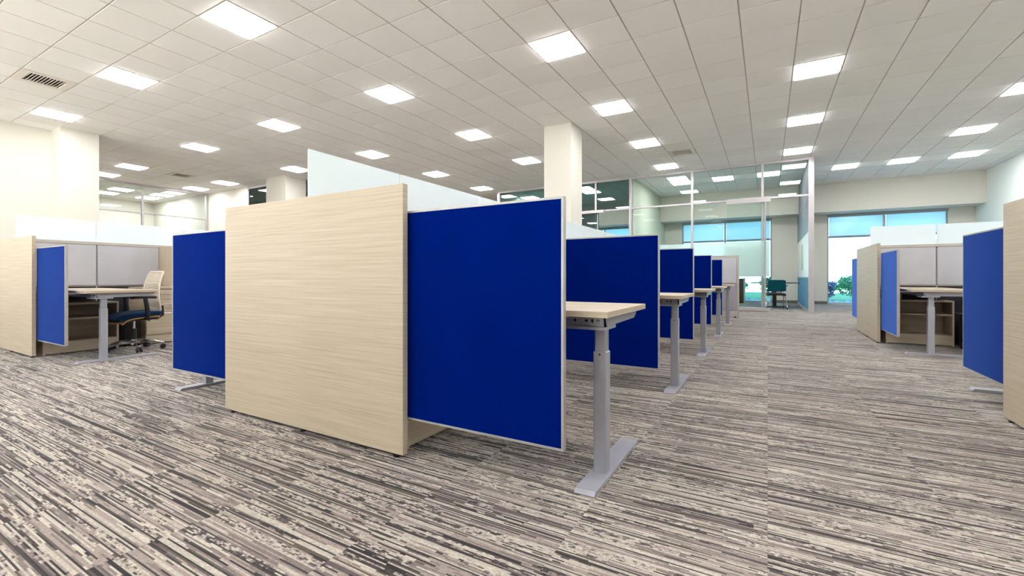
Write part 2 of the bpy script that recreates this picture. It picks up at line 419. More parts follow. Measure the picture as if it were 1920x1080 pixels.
# walls
def wall(name, mat, *b):
    return Box(name, mat, None, *b, kind='structure')
wall('wall_right', 'palewall', XR, XR + .2, YF, YB + .3, 0, CH + .1)
wb = setting('wall_back', (0, 0, 0))
Z1, Z2 = 0.03, 3.02
W = [(-7.55, -4.52), (-2.90, 0.13), (1.75, 4.78)]
m = MB(); xs = [-10.6] + [v for a in W for v in a] + [XR + .1]
for a, b in zip(xs[::2], xs[1::2]): m.box(a, b, YB, YB + .25, 0, CH + .1)
for a, b in W: m.box(a, b, YB, YB + .25, Z2, CH + .1); m.box(a, b, YB, YB + .25, 0, Z1)
m.build('wall_surface', 'beige', wb)
m = MB(); m.box(-10.6, XR, 17.65, YB, 3.03, CH + .02); m.build('wall_soffit', 'beige', wb)
wf = setting('wall_front'); m = MB(); fx = -13.2
for n in range(3):
    a = -12.4 + n * 3.6; b = a + 2.95
    m.box(fx, a, YF - .2, YF, 0, CH + .1); m.box(a, b, YF - .2, YF, 0, .35); m.box(a, b, YF - .2, YF, 3.7, CH + .1); fx = b
    wd = setting('window_%d' % (n + 4), (a, YF - .12, 0))  # unseen window, added so sun on the floor lifts the ceiling
    q = MB(); L = b - a
    for w4 in ((0, .05, .35, 3.7), (L - .05, L, .35, 3.7), (.05, L - .05, 3.65, 3.7), (.05, L - .05, .35, .40), (L / 2 - .03, L / 2 + .03, .40, 3.65)): q.box(w4[0], w4[1], -.03, .03, w4[2], w4[3])
    q.build('window_frame', 'darkframe', wd)
    for p0, p1 in ((.05, L / 2 - .03), (L / 2 + .03, L - .05)): Box('pane', 'glass', wd, p0, p1, -.004, .004, .40, 3.65)
m.box(fx, XR + .2, YF - .2, YF, 0, CH + .1); m.build('wall_surface', 'cream', wf)
wl = setting('wall_left'); m = MB(); fy = YF
for n, (a, b) in enumerate(((-5.6, -3.9), (-3.6, -1.9))):
    m.box(-13.15, -12.9, fy, a, 0, CH + .1); m.box(-13.15, -12.9, a, b, 0, .35); m.box(-13.15, -12.9, a, b, 3.7, CH + .1); fy = b
    wd = setting('window_%d' % (n + 7), (-13.05, a, 0)); L = b - a; q = MB()  # unseen window, added to light the faces turned to the left
    for w4 in ((0, .05, .35, 3.7), (L - .05, L, .35, 3.7), (.05, L - .05, 3.65, 3.7), (.05, L - .05, .35, .40)): q.box(-.03, .03, w4[0], w4[1], w4[2], w4[3])
    q.build('window_frame', 'darkframe', wd); Box('pane', 'glass', wd, -.004, .004, .05, L - .05, .40, 3.65)
m.box(-13.15, -12.9, fy, 3.30, 0, CH + .1); m.build('wall_surface', 'cream', wl)
wall('wall_left_pier', 'cream', -13.15, -12.43, 3.25, 3.865, 0, CH + .05)
wall('wall_alcove_side', 'cream', -17.9, -13.1, 3.4, 3.86, 0, CH + .1)
wall('wall_alcove_back', 'cream', -17.78, -15.25, 8.6, 8.8, 0, CH + .1)
wall('wall_corridor', 'cream', -10.6, -10.4, 8.9, YB + .2, 0, CH + .1)
# pillars
def pillar(x0, x1, y0, y1, label):
    o = Box('pillar', 'cream', None, x0, x1, y0, y1, 0, CH + .012, bevel=0.004)
    o['label'] = label; o['category'] = 'pillar'; o['kind'] = 'structure'; return o
pillar(-3.945, -3.36, 8.18, 8.78, 'square cream column rising to the ceiling behind the blue screens')
pillar(-13.52, -12.53, 8.19, 8.87, 'wide cream column beside the small dark window above the wooden panel')

# baseboards
wall('baseboard_right', 'skirt', XR - .012, XR, YF, YB, 0, .1)
m = MB()
for a, b in zip(xs[::2], xs[1::2]): m.box(a, min(b, XR - .012), YB - .012, YB, 0, .1)
m.build('baseboard_back', 'skirt', None, kind='structure')
wall('baseboard_left', 'skirt', -12.9, -12.888, YF, 3.25, 0, .1)

# windows in the back wall, with roller shades
for n, (a, b) in enumerate(W):
    wd = setting('window_%d' % (n + 1), (a, YB, 0)); L = b - a; mid = L / 2
    m = MB(); m.box(0, .04, .06, .14, Z1, Z2); m.box(L - .04, L, .06, .14, Z1, Z2); m.box(.04, L - .04, .06, .14, Z2 - .05, Z2); m.box(.04, L - .04, .06, .14, Z1, Z1 + .03)
    m.build('window_frame', 'darkframe', wd)
    Box('mullion', 'darkframe', wd, mid - .03, mid + .03, .06, .14, Z1 + .03, Z2 - .05)
    Box('transom', 'darkframe', wd, .04, L - .04, .065, .135, 2.24, 2.29)
    for p, q in ((.04, mid - .03), (mid + .03, L - .04)):
        Box('pane', 'winglass', wd, p, q, .096, .104, Z1 + .03, 2.24); Box('pane', 'winglass', wd, p, q, .096, .104, 2.29, Z2 - .05)
        Box('roller_shade', 'shade', wd, p + .015, q - .015, .03, .033, 2.30, 2.93)
        Box('shade_hem_bar', 'darkframe', wd, p + .015, q - .015, .022, .042, 2.275, 2.30)
    Box('shade_cassette', 'darkframe', wd, .0, L, -.02, .05, 2.93, Z2)

# glazed office fronts along y=13.6
YG = 13.6
of = setting('wall_office_front', (0, YG, 0))
F = 'office_frame'
def fbox(nm, x0, x1, z0, z1, y0=-.04, y1=.04, mat=F): return Box(nm, mat, of, x0, x1, y0, y1, z0, z1, bevel=.004)
HT = 3.90
fbox('head_rail', -8.34, .90, HT, CH)
fbox('end_post', .90, 1.02, 0, CH, -.07, .07)
fbox('post', -3.66, -3.585, 0, HT, -.07, .05)
fbox('post', -8.38, -8.28, 0, HT, -.07, .05)
for x in (-1.87, -.12, -4.73): fbox('mullion', x - .03, x + .03, 0 if x < -1 else 0.0, HT)
for a, b in ((-8.28, -4.76), (-4.70, -3.66), (-3.585, -1.90), (-1.84, -.15), (-.09, .90)): fbox('transom', a, b, 2.98, 3.03)
gm = lambda x: 'glass' if x > -3.66 else 'glass_dark'
for a, b in ((-8.28, -6.5), (-6.5, -4.76), (-4.70, -3.66), (-3.585, -2.62), (-2.62, -1.90), (-1.84, -.85), (-.85, -.15), (-.09, .90)):
    Box('upper_pane', gm(a), of, a, b, -.006, .006, 3.03, HT)
for a, b in ((-8.28, -6.5), (-6.5, -4.76), (-3.585, -2.62), (-2.62, -1.90), (-1.84, -.15)):
    Box('lower_pane', 'glass_low' if a > -3.66 else 'glass_dark', of, a, b, -.006, .006, .10, 2.98)
for a, b in ((-8.28, -4.76), (-3.585, -1.90), (-1.84, -.15)): fbox('bottom_rail', a, b, 0, .10)
for a, b in ((-3.585, -1.90), (-1.84, -.15)): Box('frosted_film', 'film', of, a, b, -.0085, -.0065, .93, 1.86)
# sliding door
dr = setting('door_1', (0, YG - .12, 0))
Box('door_track', F, dr, -.99, .07, -.03, .06, 2.93, 3.03, bevel=.004)
Box('track_cover', F, dr, -.99, .07, -.045, -.03, 2.89, 2.955, bevel=.004)
Box('door_pane', 'glass_low', dr, -.97, .04, .012, .024, .10, 2.93)
Box('frosted_film', 'film', dr, -.97, .04, .009, .0115, .93, 1.86)
Box('bottom_rail', F, dr, -1.0, .05, -.01, .045, .012, .10, bevel=.004)
m = MB(); m.cyl((-.06, -.045, .12), (-.06, -.045, 2.88), .022, n=12); m.cyl((-.06, -.045, .6), (-.06, .012, .6), .01, n=8); m.cyl((-.06, -.045, 2.4), (-.06, .012, 2.4), .01, n=8)
m.build('pull_handle', 'alu', dr, smooth=True)
m = MB(); m.cyl((-.06, -.045, 1.36), (-.06, -.045, 1.40), .032, n=12); m.build('handle_lock', 'trim', dr, smooth=True)
d2 = setting('door_2', (0, YG - .12, 0))
Box('door_track', F, d2, -5.7, -4.43, -.03, .06, 2.93, 3.02, bevel=.004)
Box('door_pane', 'glass_dark', d2, -5.6, -4.6, .012, .024, .10, 2.93)
Box('bottom_rail', F, d2, -5.6, -4.6, -.01, .045, .012, .10, bevel=.004)
m = MB(); m.cyl((-4.62, -.045, .12), (-4.62, -.045, 2.88), .022, n=12); m.cyl((-4.62, -.045, .6), (-4.62, .012, .6), .01, n=8); m.build('pull_handle', 'alu', d2, smooth=True)

# walls between offices
wall('wall_office_divider', 'sage', -3.70, -3.56, YG + .05, YB, 0, CH + .02)
wall('wall_office_side', 'sage', -8.42, -8.30, YG + .05, YB, 0, CH + .02)
rs = setting('wall_office_right', (0, 0, 0))
Box('upper_panel', 'tealpanel', rs, .90, .96, YG + .07, YB, 3.02, CH)
Box('panel', 'tealpanel', rs, .90, .96, YG + .07, YB, 2.08, 3.0)
Box('divider_rail', F, rs, .895, .965, YG + .07, YB, 3.0, 3.02)
Box('frosted_panel', 'bluepanel', rs, .91, .95, YG + .07, YB, .06, .90)
Box('panel', 'whiteboard', rs, .90, .96, YG + .07, YB, .92, 2.06)
Box('divider_rail', F, rs, .895, .965, YG + .07, YB, .90, .92)
Box('divider_rail', F, rs, .895, .965, YG + .07, YB, 2.06, 2.08)
Box('bottom_rail', F, rs, .895, .965, YG + .07, YB, 0, .06)
o = Box('notice', 'paper', None, .893, .899, 15.6, 16.3, 1.12, 1.88); o['label'] = 'tall narrow tan sheet fixed to the white side panel in the glass office'; o['category'] = 'notice'

# left alcove office (glass) and its room
al = setting('wall_alcove_glass', (-17.83, 0, 0))
def abox(nm, y0, y1, z0, z1, mat=F, x0=-.04, x1=.04): return Box(nm, mat, al, x0, x1, y0, y1, z0, z1, bevel=.004 if mat == F else 0)
abox('head_rail', 3.86, 8.6, 3.90, CH)
for y in (3.90, 6.64, 8.56): abox('mullion', y - .03, y + .03, 0, 3.90)
for a, b in ((3.93, 6.61), (6.67, 8.53)):
    abox('transom', a, b, 3.0, 3.04); abox('upper_pane', a, b, 3.04, 3.90, 'glass', -.006, .006); abox('lower_pane', a, b, .1, 3.0, 'glass', -.006, .006); abox('bottom_rail', a, b, 0, .1)
wall('wall_far_office_side', 'cream', -22.1, -17.88, 8.6, 8.8, 0, CH + .05)
wall('wall_far_office_back', 'cream', -22.2, -22.05, 3.2, 8.8, 0, CH + .05)
wall('wall_far_office_near', 'cream', -22.1, -17.88, 3.2, 3.4, 0, CH + .05)
# dark glazed doors either side of the wide column
sg = setting('wall_side_office_glass', (0, 8.62, 0))
def sbox(nm, x0, x1, z0, z1, mat=F, y0=-.03, y1=.05): return Box(nm, mat, sg, x0, x1, y0, y1, z0, z1, bevel=.004 if mat == F else 0)
sbox('head_rail', -15.25, -13.5, 3.88, CH)
for x in (-15.22, -14.02): sbox('mullion', x - .035, x + .035, 0, 3.88)
for a, b in ((-15.18, -14.06), (-13.98, -13.5)): sbox('pane', a, b, .1, 3.88, 'glass_dark', 0, .012); sbox('bottom_rail', a, b, 0, .1)
sg2 = setting('wall_corridor_glass', (0, 9.0, 0))
for x in (-12.49, -11.5, -10.45): Box('mullion', 'darkframe', sg2, x - .05, x + .05, -.05, .05, 0, 3.9)
for a, b in ((-12.44, -11.55), (-11.45, -10.5)): Box('pane', 'glass_dark', sg2, a, b, -.006, .006, 0, 3.9)
Box('head_rail', 'darkframe', sg2, -12.53, -10.4, -.05, .05, 3.9, CH)
wall('wall_side_office_back', 'sage', -15.4, -10.5, 12.9, 13.05, 0, CH + .05)
wall('wall_side_office_end', 'sage', -15.4, -15.25, 8.8, 12.9, 0, CH + .05)

# ------------------------------------------------------------------ ceiling lights and vents
cols = {-10: 'beside the cream wall', -5: 'between the wooden panels', 0: 'over the frosted glass', 5: 'over the blue screens', 10: 'over the aisle', 15: 'beside the pale wall', }
seen_rows = {-10: [-1, 3], -5: [-1, 3, 7, 11, 15], 0: [-1, 3, 7, 11], 5: [3, 7, 11, 15], 10: [7, 11, 15], 15: [11, 15]}
words = ['first', 'second', 'third', 'fourth', 'fifth']
special = {(-16, 3): 'square lit ceiling light beside the cream pier, over the recess', (-16, 7): 'square lit ceiling light past the small ceiling vent, by the cream wall end',
           (-19, 3): 'square lit ceiling light partly hidden by the cream pier', (-19, 7): 'square lit ceiling light against the head of the recess glass, by the corner',
           (5, 19): 'lit ceiling light inside the glass office, over the far wall, beside the side wall', (7, 19): 'lit ceiling light inside the glass office, middle of its far row',
           (9, 19): 'lit ceiling light inside the glass office, behind the upper mullion', (12, 19): 'lit ceiling light just past the glass office end post, before the soffit',
           (14, 19): 'lit ceiling light before the soffit, middle of the three over the tall windows', (16, 19): 'lit ceiling light before the soffit, closest to the pale wall',
           (-4, 19): 'lit ceiling light inside the dark glass office, farther from the column', (0, 19): 'lit ceiling light inside the dark glass office, behind the cream column',
           (-23, 5): 'lit ceiling light inside the recess glass office, by its pier side', (-23, 7): 'lit ceiling light inside the recess glass office, by its inner corner',
           (-25, 5): 'added lit ceiling light deep inside the recess glass office, by its pier side', (-25, 7): 'added lit ceiling light deep inside the recess glass office, by its inner corner',
           (-10, 7): 'lit ceiling light directly before the wide cream column top', (0, 15): 'lit ceiling light hidden behind the square cream column'}
lamp0 = None
for (i, j) in lamps:
    if (i, j) in special: lab, grp = special[(i, j)], 'square ceiling light panels'
    elif i in seen_rows and j in seen_rows[i]:
        lab = 'square lit ceiling light, %s one in the row %s' % (words[seen_rows[i].index(j)], cols[i]); grp = 'square ceiling light panels'
    else: lab, grp = 'square lit ceiling light beyond the edge of the picture', 'ceiling lights out of the picture'
    if (i < -9 and j > 8): continue
    loc = (GX + (i + .5) * TL, GY + (j + .5) * TL, CH)
    if lamp0 is None:
        lamp0 = thing('ceiling_light', lab, 'ceiling light', loc, 0, grp); h = TL / 2 - .006
        m = MB()
        for a in ((-h, h, -h, -h + .022), (-h, h, h - .022, h), (-h, -h + .022, -h + .022, h - .022), (h - .022, h, -h + .022, h - .022)): m.box(*a, -.006, .05)
        m.build('frame', 'whitemetal', lamp0)
        Box('diffuser', 'diffuser', lamp0, -h + .024, h - .024, -h + .024, h - .024, -.016, .03)
    else:
        c = copy_tree(lamp0); c.location = loc; c['label'] = lab; c['group'] = grp
vl = ['dark louvred ceiling vent near the cream wall', 'small louvred ceiling vent over the recess with the glass office', 'small dark louvred ceiling vent just before the glass office front']
v0 = None
for (i, j), lab in zip(vents, vl):
    loc = (GX + (i + .5) * TL, GY + (j + .5) * TL, CH)
    if v0 is None:
        v0 = thing('ceiling_vent', lab, 'air vent', loc, 0, 'ceiling vents'); h = TL / 2 - .008
        m = MB(); t = .09
        for a in ((-h, h, -h, -h + t), (-h, h, h - t, h), (-h, -h + t, -h + t, h - t), (h - t, h, -h + t, h - t)): m.box(*a, -.004, .012)
        m.build('frame', 'whitemetal', v0)
        Box('duct', 'black', v0, -h + t, h - t, -h + t, h - t, .035, .05)
        for q in range(11):
            y = -h + t + .008 + q * .037
            MB().prism([(-h + t, y, .004), (-h + t, y + .004, .001), (-h + t, y + .026, .020), (-h + t, y + .023, .023)], (2 * (h - t), 0, 0)).build('louvre', 'whitemetal', v0)
    else:
        c = copy_tree(v0); c.location = loc; c['label'] = lab

# ------------------------------------------------------------------ furniture, in bay coordinates (x = out from the spine, y = along it)
def end_panel(loc, rz, label, w0=-.81, w1=.81):
    t = thing('wooden_end_panel', label, 'end panel', loc, rz, 'wooden end panels')
    Box('board', 'wood', t, w0, w1, 0, .034, .02, 1.378, bevel=.0012)
    for x in (w0 + .07, 0, w1 - .06):
        m = MB(); m.cyl((x, .017, 0), (x, .017, .008), .016, n=12); m.cyl((x, .017, .008), (x, .017, .021), .006, n=8); m.build('levelling_foot', 'black', t)
    return t

def screen(loc, rz, sx, label, mat='blue'):
    t = thing('privacy_screen', label, 'desk screen', loc, rz, 'fabric desk screens')
    a, b = .78, 1.655; y0, y1, z0, z1 = .045, .072, .19, 1.245; f = .010
    X = lambda p, q: (sx * p, sx * q)
    Box('fabric_panel', mat, t, *X(a + f, b - f), y0 + .001, y1 - .001, z0 + f, z1 - f)
    m = MB(); m.box(*X(a, a + f), y0, y1, z0, z1); m.box(*X(b - f, b), y0, y1, z0, z1); m.box(*X(a + f, b - f), y0, y1, z1 - f, z1); m.box(*X(a + f, b - f), y0, y1, z0, z0 + f)
    m.build('frame', 'alu', t)
    for x in (.95, 1.56):
        m = MB(); m.box(*X(x, x + .05), y1, y1 + .005, .62, .735); m.box(*X(x, x + .05), y1, y1 + .16, .730, .736); m.build('bracket', 'silver', t)
    return t

def desk(loc, rz, sx, label, detail=True):
    t = thing('height_adjustable_desk', label, 'desk', loc, rz, 'height adjustable desks')
    X = lambda p, q: (sx * p, sx * q)
    y0, y1, zt = .145, .805, .766
    Box('tabletop', 'wood', t, *X(.055, 1.81), y0, y1, zt - .027, zt, bevel=.0015)
    m = MB(); m.box(*X(.2, 1.754), .2625, .272, .688, .738); m.box(*X(.2, 1.754), .395, .405, .688, .738); m.build('frame_beam', 'silver', t)
    def leg(x, yc, s):
        lg = MB().box(*X(x - .031, x + .031), yc - .030, yc + .030, .016, .572).build('leg', 'silver', t, bevel=.004)
        MB().box(*X(x - .026, x + .026), yc - .025, yc + .025, .56, .676).build('inner_column', 'silver', lg, bevel=.004)
        hx = .046
        pts = [(.105, .002), (.112, .0), (.125, .016), (.80, .016), (.812, .0), (.806, .0), (.797, .010), (.80, .0), (.79, .010)]
        m = MB(); P = [(.108, 0), (.104, .004), (.122, .020), (.796, .020), (.812, .004), (.808, 0)]
        m.prism([(sx * (x - hx), a, b) for a, b in P], (sx * 2 * hx, 0, 0)); m.build('foot', 'silver', lg, bevel=.0015)
        MB().box(*X(x - .17, x + .045), .245, .405, .675, .689).build('mounting_plate', 'silver', lg, bevel=.001)
        m = MB(); m.prism([(sx * (x + .040), .262, .738), (sx * (x + .040), .79, .738), (sx * (x + .040), .775, .715), (sx * (x + .040), .735, .695), (sx * (x + .040), .285, .6895), (sx * (x + .040), .275, .698)], (sx * .004, 0, 0))
        m.prism([(sx * (x - .03), .275, .738), (sx * (x - .03), .79, .738), (sx * (x - .03), .79, .734), (sx * (x - .03), .275, .734)], (sx * .07, 0, 0))
        m.build('side_bracket', 'silver', lg)
        if detail:
            for q in (.102, .048):
                MB().cyl((sx * (x - q), .2605, .714), (sx * (x - q), .2625, .714), .0062, n=14).build('bolt_hole_shade_disc', 'hole', lg)  # flat black disc on the beam, coloured as the shade inside a hole
            MB().prism([(sx * (x - .020) + .0045 * math.cos(PI * k / 8), .2605, .714 + .0045 * math.sin(PI * k / 8) + (.004 if k < 9 else -.004)) for k in range(16)], (0, .002, 0)).build('slot_hole_shade_disc', 'hole', lg)  # black oval on the beam in place of a shaded slot
            MB().cyl((sx * (x + .007), .2603, .714), (sx * (x + .007), .2625, .714), .0068, n=14).build('bolt_hole_shade_disc', 'hole', lg)  # another black disc, painted shade of the hole around the bolt
            m = MB(); m.cyl((sx * (x + .009), .257, .713), (sx * (x + .009), .2615, .713), .0048, .0042, n=12); m.cyl((sx * (x + .009), .2555, .713), (sx * (x + .009), .257, .713), .002, n=6); m.build('bolt', 'alu', lg)
            MB().cyl((sx * x, .3015, .558), (sx * x, .3045, .558), .004, n=8).build('set_screw', 'hole', lg)
    leg(1.722, .334, 1); leg(.28, .334, 1)
    return t

def spine(loc, rz, length, label, posts, sides=(1,), gap=0.05):
    t = thing('partition_spine', label, 'partition', loc, rz, 'grey fabric partitions with frosted glass')
    a, b = .04, length
    Box('core', 'trim', t, -.022, .022, a, b, .02, 1.35)
    MB().box(-.036, .036, a, b, 1.352, 1.372).box(-.030, .030, a, b, 1.372, 1.39).build('top_rail', 'trim', t)
    ed = [a] + posts + [b]
    for y0, y1 in zip(ed, ed[1:]):
        for s in (1, -1):
            Box('fabric_tile', 'greyfab', t, s * .022, s * .034, y0 + .008, y1 - .008, .80, 1.346, bevel=.003)
            Box('lower_tile', 'charcoal', t, s * .022, s * .034, y0 + .008, y1 - .008, .10, .785, bevel=.003)
        Box('glass_pane', 'frost', t, -.005, .005, y0 + .012, y1 - .003, 1.391, 1.678)
    for y in posts:
        Box('slotted_channel', 'hole', t, -.0245, .0245, y - .007, y + .007, .8, 1.346)
        m = MB()
        for q in range(26): m.box(-.027, .027, y - .006, y + .006, .81 + q * .0205, .81 + q * .0205 + .011)
        m.build('slot_strip', 'trim', t)
        Box('glass_clip', 'frost', t, -.009, .009, y - .008, y + .010, 1.391, 1.46)
    return t

def bookcase(loc, rz, label):
    t = thing('open_bookcase', label, 'bookcase', loc, rz, 'low open bookcases')
    x0, x1, y0, y1, h = .36, .735, .105, .80, .60
    m = MB(); m.box(x0, x1, y0, y0 + .02, .0, h - .02); m.build('side_panel', 'wood', t)
    m = MB(); m.box(x0, x1, y1 - .02, y1, .0, h - .02); m.build('side_panel', 'wood', t)
    Box('top', 'wood', t, x0, x1 + .004, y0, y1, h - .02, h, bevel=.001)
    Box('back_board', 'wood', t, x0, x0 + .012, y0 + .02, y1 - .02, .02, h - .02)
    Box('shelf', 'wood', t, x0 + .012, x1 - .01, y0 + .02, y1 - .02, .40, .42)
    Box('base_shelf', 'wood', t, x0 + .012, x1 - .004, y0 + .02, y1 - .02, .125, .145)
    Box('plinth', 'wood', t, x1 - .022, x1 - .002, y0 + .02, y1 - .02, .012, .125)
    return t

def computer(loc, rz, label):
    t = thing('computer_tower', label, 'computer', loc, rz, 'black computers under desks')
    x0, x1, y0, y1 = .30, .69, .86, 1.03
    Box('case', 'black', t, x0, x1, y0, y1, .02, .43, bevel=.006)
    Box('front_bezel', 'hole', t, x1, x1 + .012, y0 + .008, y1 - .008, .03, .42, bevel=.003)
    for z in (.36, .31): Box('drive_cover', 'black', t, x1 + .012, x1 + .015, y0 + .02, y1 - .02, z, z + .035, bevel=.001)
    for y in (y0 + .03, y1 - .03):
        for x in (x0 + .04, x1 - .04): MB().cyl((x, y, 0), (x, y, .021), .014, n=10).build('foot', 'hole', t)
    return t

def pedestal(loc, rz, label):
    t = thing('drawer_pedestal', label, 'drawer unit', loc, rz, 'wooden drawer pedestals')
    x0, x1, y0, y1, h = .20, .72, 1.09, 1.50, .775
    Box('body', 'wood', t, x0, x1, y0, y1, .012, h - .025, bevel=.001)
    Box('top', 'wood', t, x0, x1 + .022, y0 - .004, y1 + .004, h - .025, h, bevel=.001)
    for z0, z1 in ((.60, .735), (.475, .595), (.135, .47)):
        d = Box('drawer', 'wood', t, x1, x1 + .019, y0 + .003, y1 - .003, z0, z1, bevel=.001)
        zz = z1 - .055; m = MB(); m.tube([(x1 + .019, y0 + .13, zz), (x1 + .045, y0 + .135, zz), (x1 + .045, y1 - .135, zz), (x1 + .019, y1 - .13, zz)], .005, 8); m.build('handle', 'chrome', d, smooth=True)
    Box('plinth', 'wood', t, x1, x1 + .006, y0 + .003, y1 - .003, .014, .125)
    return t

def tower(loc, rz, label):
    t = thing('storage_tower', label, 'cabinet', loc, rz, 'tall storage towers')
    x0, x1, y0, y1, h = .05, .72, 1.51, 1.84, 1.365
    Box('body', 'wood_v', t, x0, x1, y0, y1, .012, h, bevel=.001)
    d = Box('door', 'wood_v', t, x1, x1 + .019, y0 + .003, y1 - .003, .03, h - .01, bevel=.001)
    m = MB(); m.tube([(x1 + .019, y0 + .04, .85), (x1 + .045, y0 + .04, .86), (x1 + .045, y0 + .04, .99), (x1 + .019, y0 + .04, 1.0)], .005, 8); m.build('handle', 'chrome', d, smooth=True)
    return t

def task_chair(loc, rz, label):
    """faces local -y"""
    t = thing('task_chair', label, 'office chair', loc, rz, 'task chairs at desks')
    hub = MB().cyl((0, 0, .075), (0, 0, .135), .035, .03, 16).build('star_base', 'chrome', t, smooth=True)
    for k in range(5):
        a = math.radians(-10 + 72 * k) - rz; dx, dy = math.cos(a), math.sin(a); nx, ny = -dy, dx
        m = MB()
        sec = [(.02, .024, .13, .085), (.12, .022, .128, .09), (.22, .018, .108, .078), (.30, .013, .082, .060)]
        R = []
        for r, hw, zt, zb in sec:
            R.append([m.bm.verts.new((dx * r + nx * s * hw * q, dy * r + ny * s * hw * q, z)) for s, z, q in ((-1, zb, .8), (1, zb, .8), (1, zt, 1), (-1, zt, 1))])
        m.bm.faces.new(R[0]); m.bm.faces.new(R[-1])
        for A, B in zip(R, R[1:]):
            for q in range(4): m.bm.faces.new([A[q], A[(q + 1) % 4], B[(q + 1) % 4], B[q]])
        m.build('base_arm', 'chrome', hub, bevel=.003)
        c = Vector((dx * .29, dy * .29, .029)); ax = Vector((nx, ny, 0))
        m = MB(); m.cyl(c - ax * .028, c - ax * .008, .029, n=18); m.cyl(c + ax * .008, c + ax * .028, .029, n=18)
        m.cyl(c - ax * .01, c + ax * .01, .008, n=8); m.cyl(c + Vector((0, 0, .0)), c + Vector((0, 0, .045)), .008, n=8)
        m.build('caster', 'black', t)
    m = MB(); m.cyl((0, 0, .135), (0, 0, .27), .028, n=18); m.build('gas_sleeve', 'black', t, smooth=True)
    m = MB(); m.cyl((0, 0, .27), (0, 0, .37), .015, n=14); m.build('gas_piston', 'chrome', t, smooth=True)
    m = MB(); m.prism([(-.09, -.14, .37), (.09, -.14, .37), (.09, .17, .37), (-.09, .17, .37)], (0, 0, .045)); m.build('tilt_mechanism', 'black', t, bevel=.012, segs=2)
    m = MB(); m.tube([(.09, .05, .39), (.20, .06, .385), (.27, .06, .375)], .006); m.build('tilt_lever', 'black', t)
    # seat pan and cushion
    def seat(u, v):
        x = (u - .5) * 2; y = (v - .5) * 2
        wx = .245 * (1 - .10 * max(0, y) ** 2 - .06 * max(0, -y) ** 3); d = .235
        z = .475 + .018 * (abs(x) ** 2.5) - .045 * max(0, -y) ** 3 + .012 * y - .028 * (abs(x) ** 8) - .018 * abs(y) ** 10
        return (x * wx, y * d * (1 - .12 * abs(x) ** 4), z)
    MB().grid(seat, 16, 16, .05).build('seat_cushion', 'seatfab', t, smooth=True)
    MB().grid(lambda u, v: (seat(u, v)[0] * .93, seat(u, v)[1] * .93, seat(u, v)[2] - .048), 10, 10, .014).build('seat_pan', 'pan', t, smooth=True)
    # backrest: frame ring and ribs
    def bp(u, v):            # u across -1..1, v 0..1 up
        w = .22 - .04 * v + .012 * math.sin(PI * v)
        z = .50 + .48 * v; y = .200 + .045 * v - .040 * math.sin(PI * v * .9) + .015 * v ** 3 + .03 * (1 - u * u) - .035
        return Vector((u * w, y + .03, z))
    fr = []
    for k in range(11): fr.append(bp(-1, k / 10))
    for k in range(1, 8): fr.append(bp(-1 + k / 4, 1))
    for k in range(10, -1, -1): fr.append(bp(1, k / 10))
    for k in range(1, 8): fr.append(bp(1 - k / 4, 0))
    m = MB(); m.tube(fr + [fr[0]], .011, 8); m.build('back_frame', 'beigeplastic', t, smooth=True)
    for k in range(15):
        v0 = .43 + k * .038
        m = MB()
        m.grid(lambda u, v: bp(-1 + 2 * u, v0 + v * .031) - Vector((0, .004 * math.sin(PI * v), 0)), 10, 2, .004); m.build('back_rib', 'beigeplastic', t, smooth=True)
    m = MB(); m.grid(lambda u, v: bp(-.98 + 1.96 * u, v * .42), 10, 8, .005); m.build('back_shell', 'beigeplastic', t, smooth=True)
    m = MB(); m.tube([(0, .10, .39), (0, .25, .385), (0, .305, .42), (0, .30, .54)], [.024, .022, .02, .016]); m.build('back_support', 'black', t, smooth=True)
    for s in (-1, 1):
        m = MB(); m.tube([(s * .08, .03, .40), (s * .24, .035, .40), (s * .285, .04, .43), (s * .29, .03, .52), (s * .285, .01, .655)], [.02, .02, .022, .024, .022], 10)
        a = m.build('armrest', 'black', t, smooth=True)
        m = MB(); m.grid(lambda u, v: (s * .28 + (u - .5) * .085 * (1 - .5 * abs(2 * v - 1) ** 4), -.14 + .27 * v, .685 - .012 * (2 * u - 1) ** 2 - .012 * (2 * v - 1) ** 4), 6, 12, .026); m.build('arm_pad', 'black', a, smooth=True)
    return t

R90 = -PI / 2
MAIN = (-2.385, 1.651, 0); LEFTB = (-7.99, 1.651, 0); RA = (1.31, 8.635, 0); RB = (1.31, 3.235, 0)
PITCH = 1.868
end_panel(MAIN, 0, 'large pale wooden end panel standing in the middle, between two blue screens')
end_panel(LEFTB, 0, 'pale wooden end panel cut by the picture edge before the workstation with the mesh chair')
end_panel(RA, R90, 'pale wooden end panel across the aisle, between the bright blue screen and the tall window')
end_panel(RB, R90, 'pale wooden end panel cut by the picture edge across the aisle, beside a blue screen')

spine(MAIN, 0, 9.46, 'long partition spine with frosted glass running back from the large wooden panel', [.81, 1.868, 3.736, 5.604, 7.472])
spine(LEFTB, 0, 3.72, 'grey fabric partition behind the workstation with the mesh back chair', [.80, 1.87])
spine(RA, R90, 3.95, 'grey fabric partition under frosted glass, across the aisle beside the tall window', [.80, 1.87])

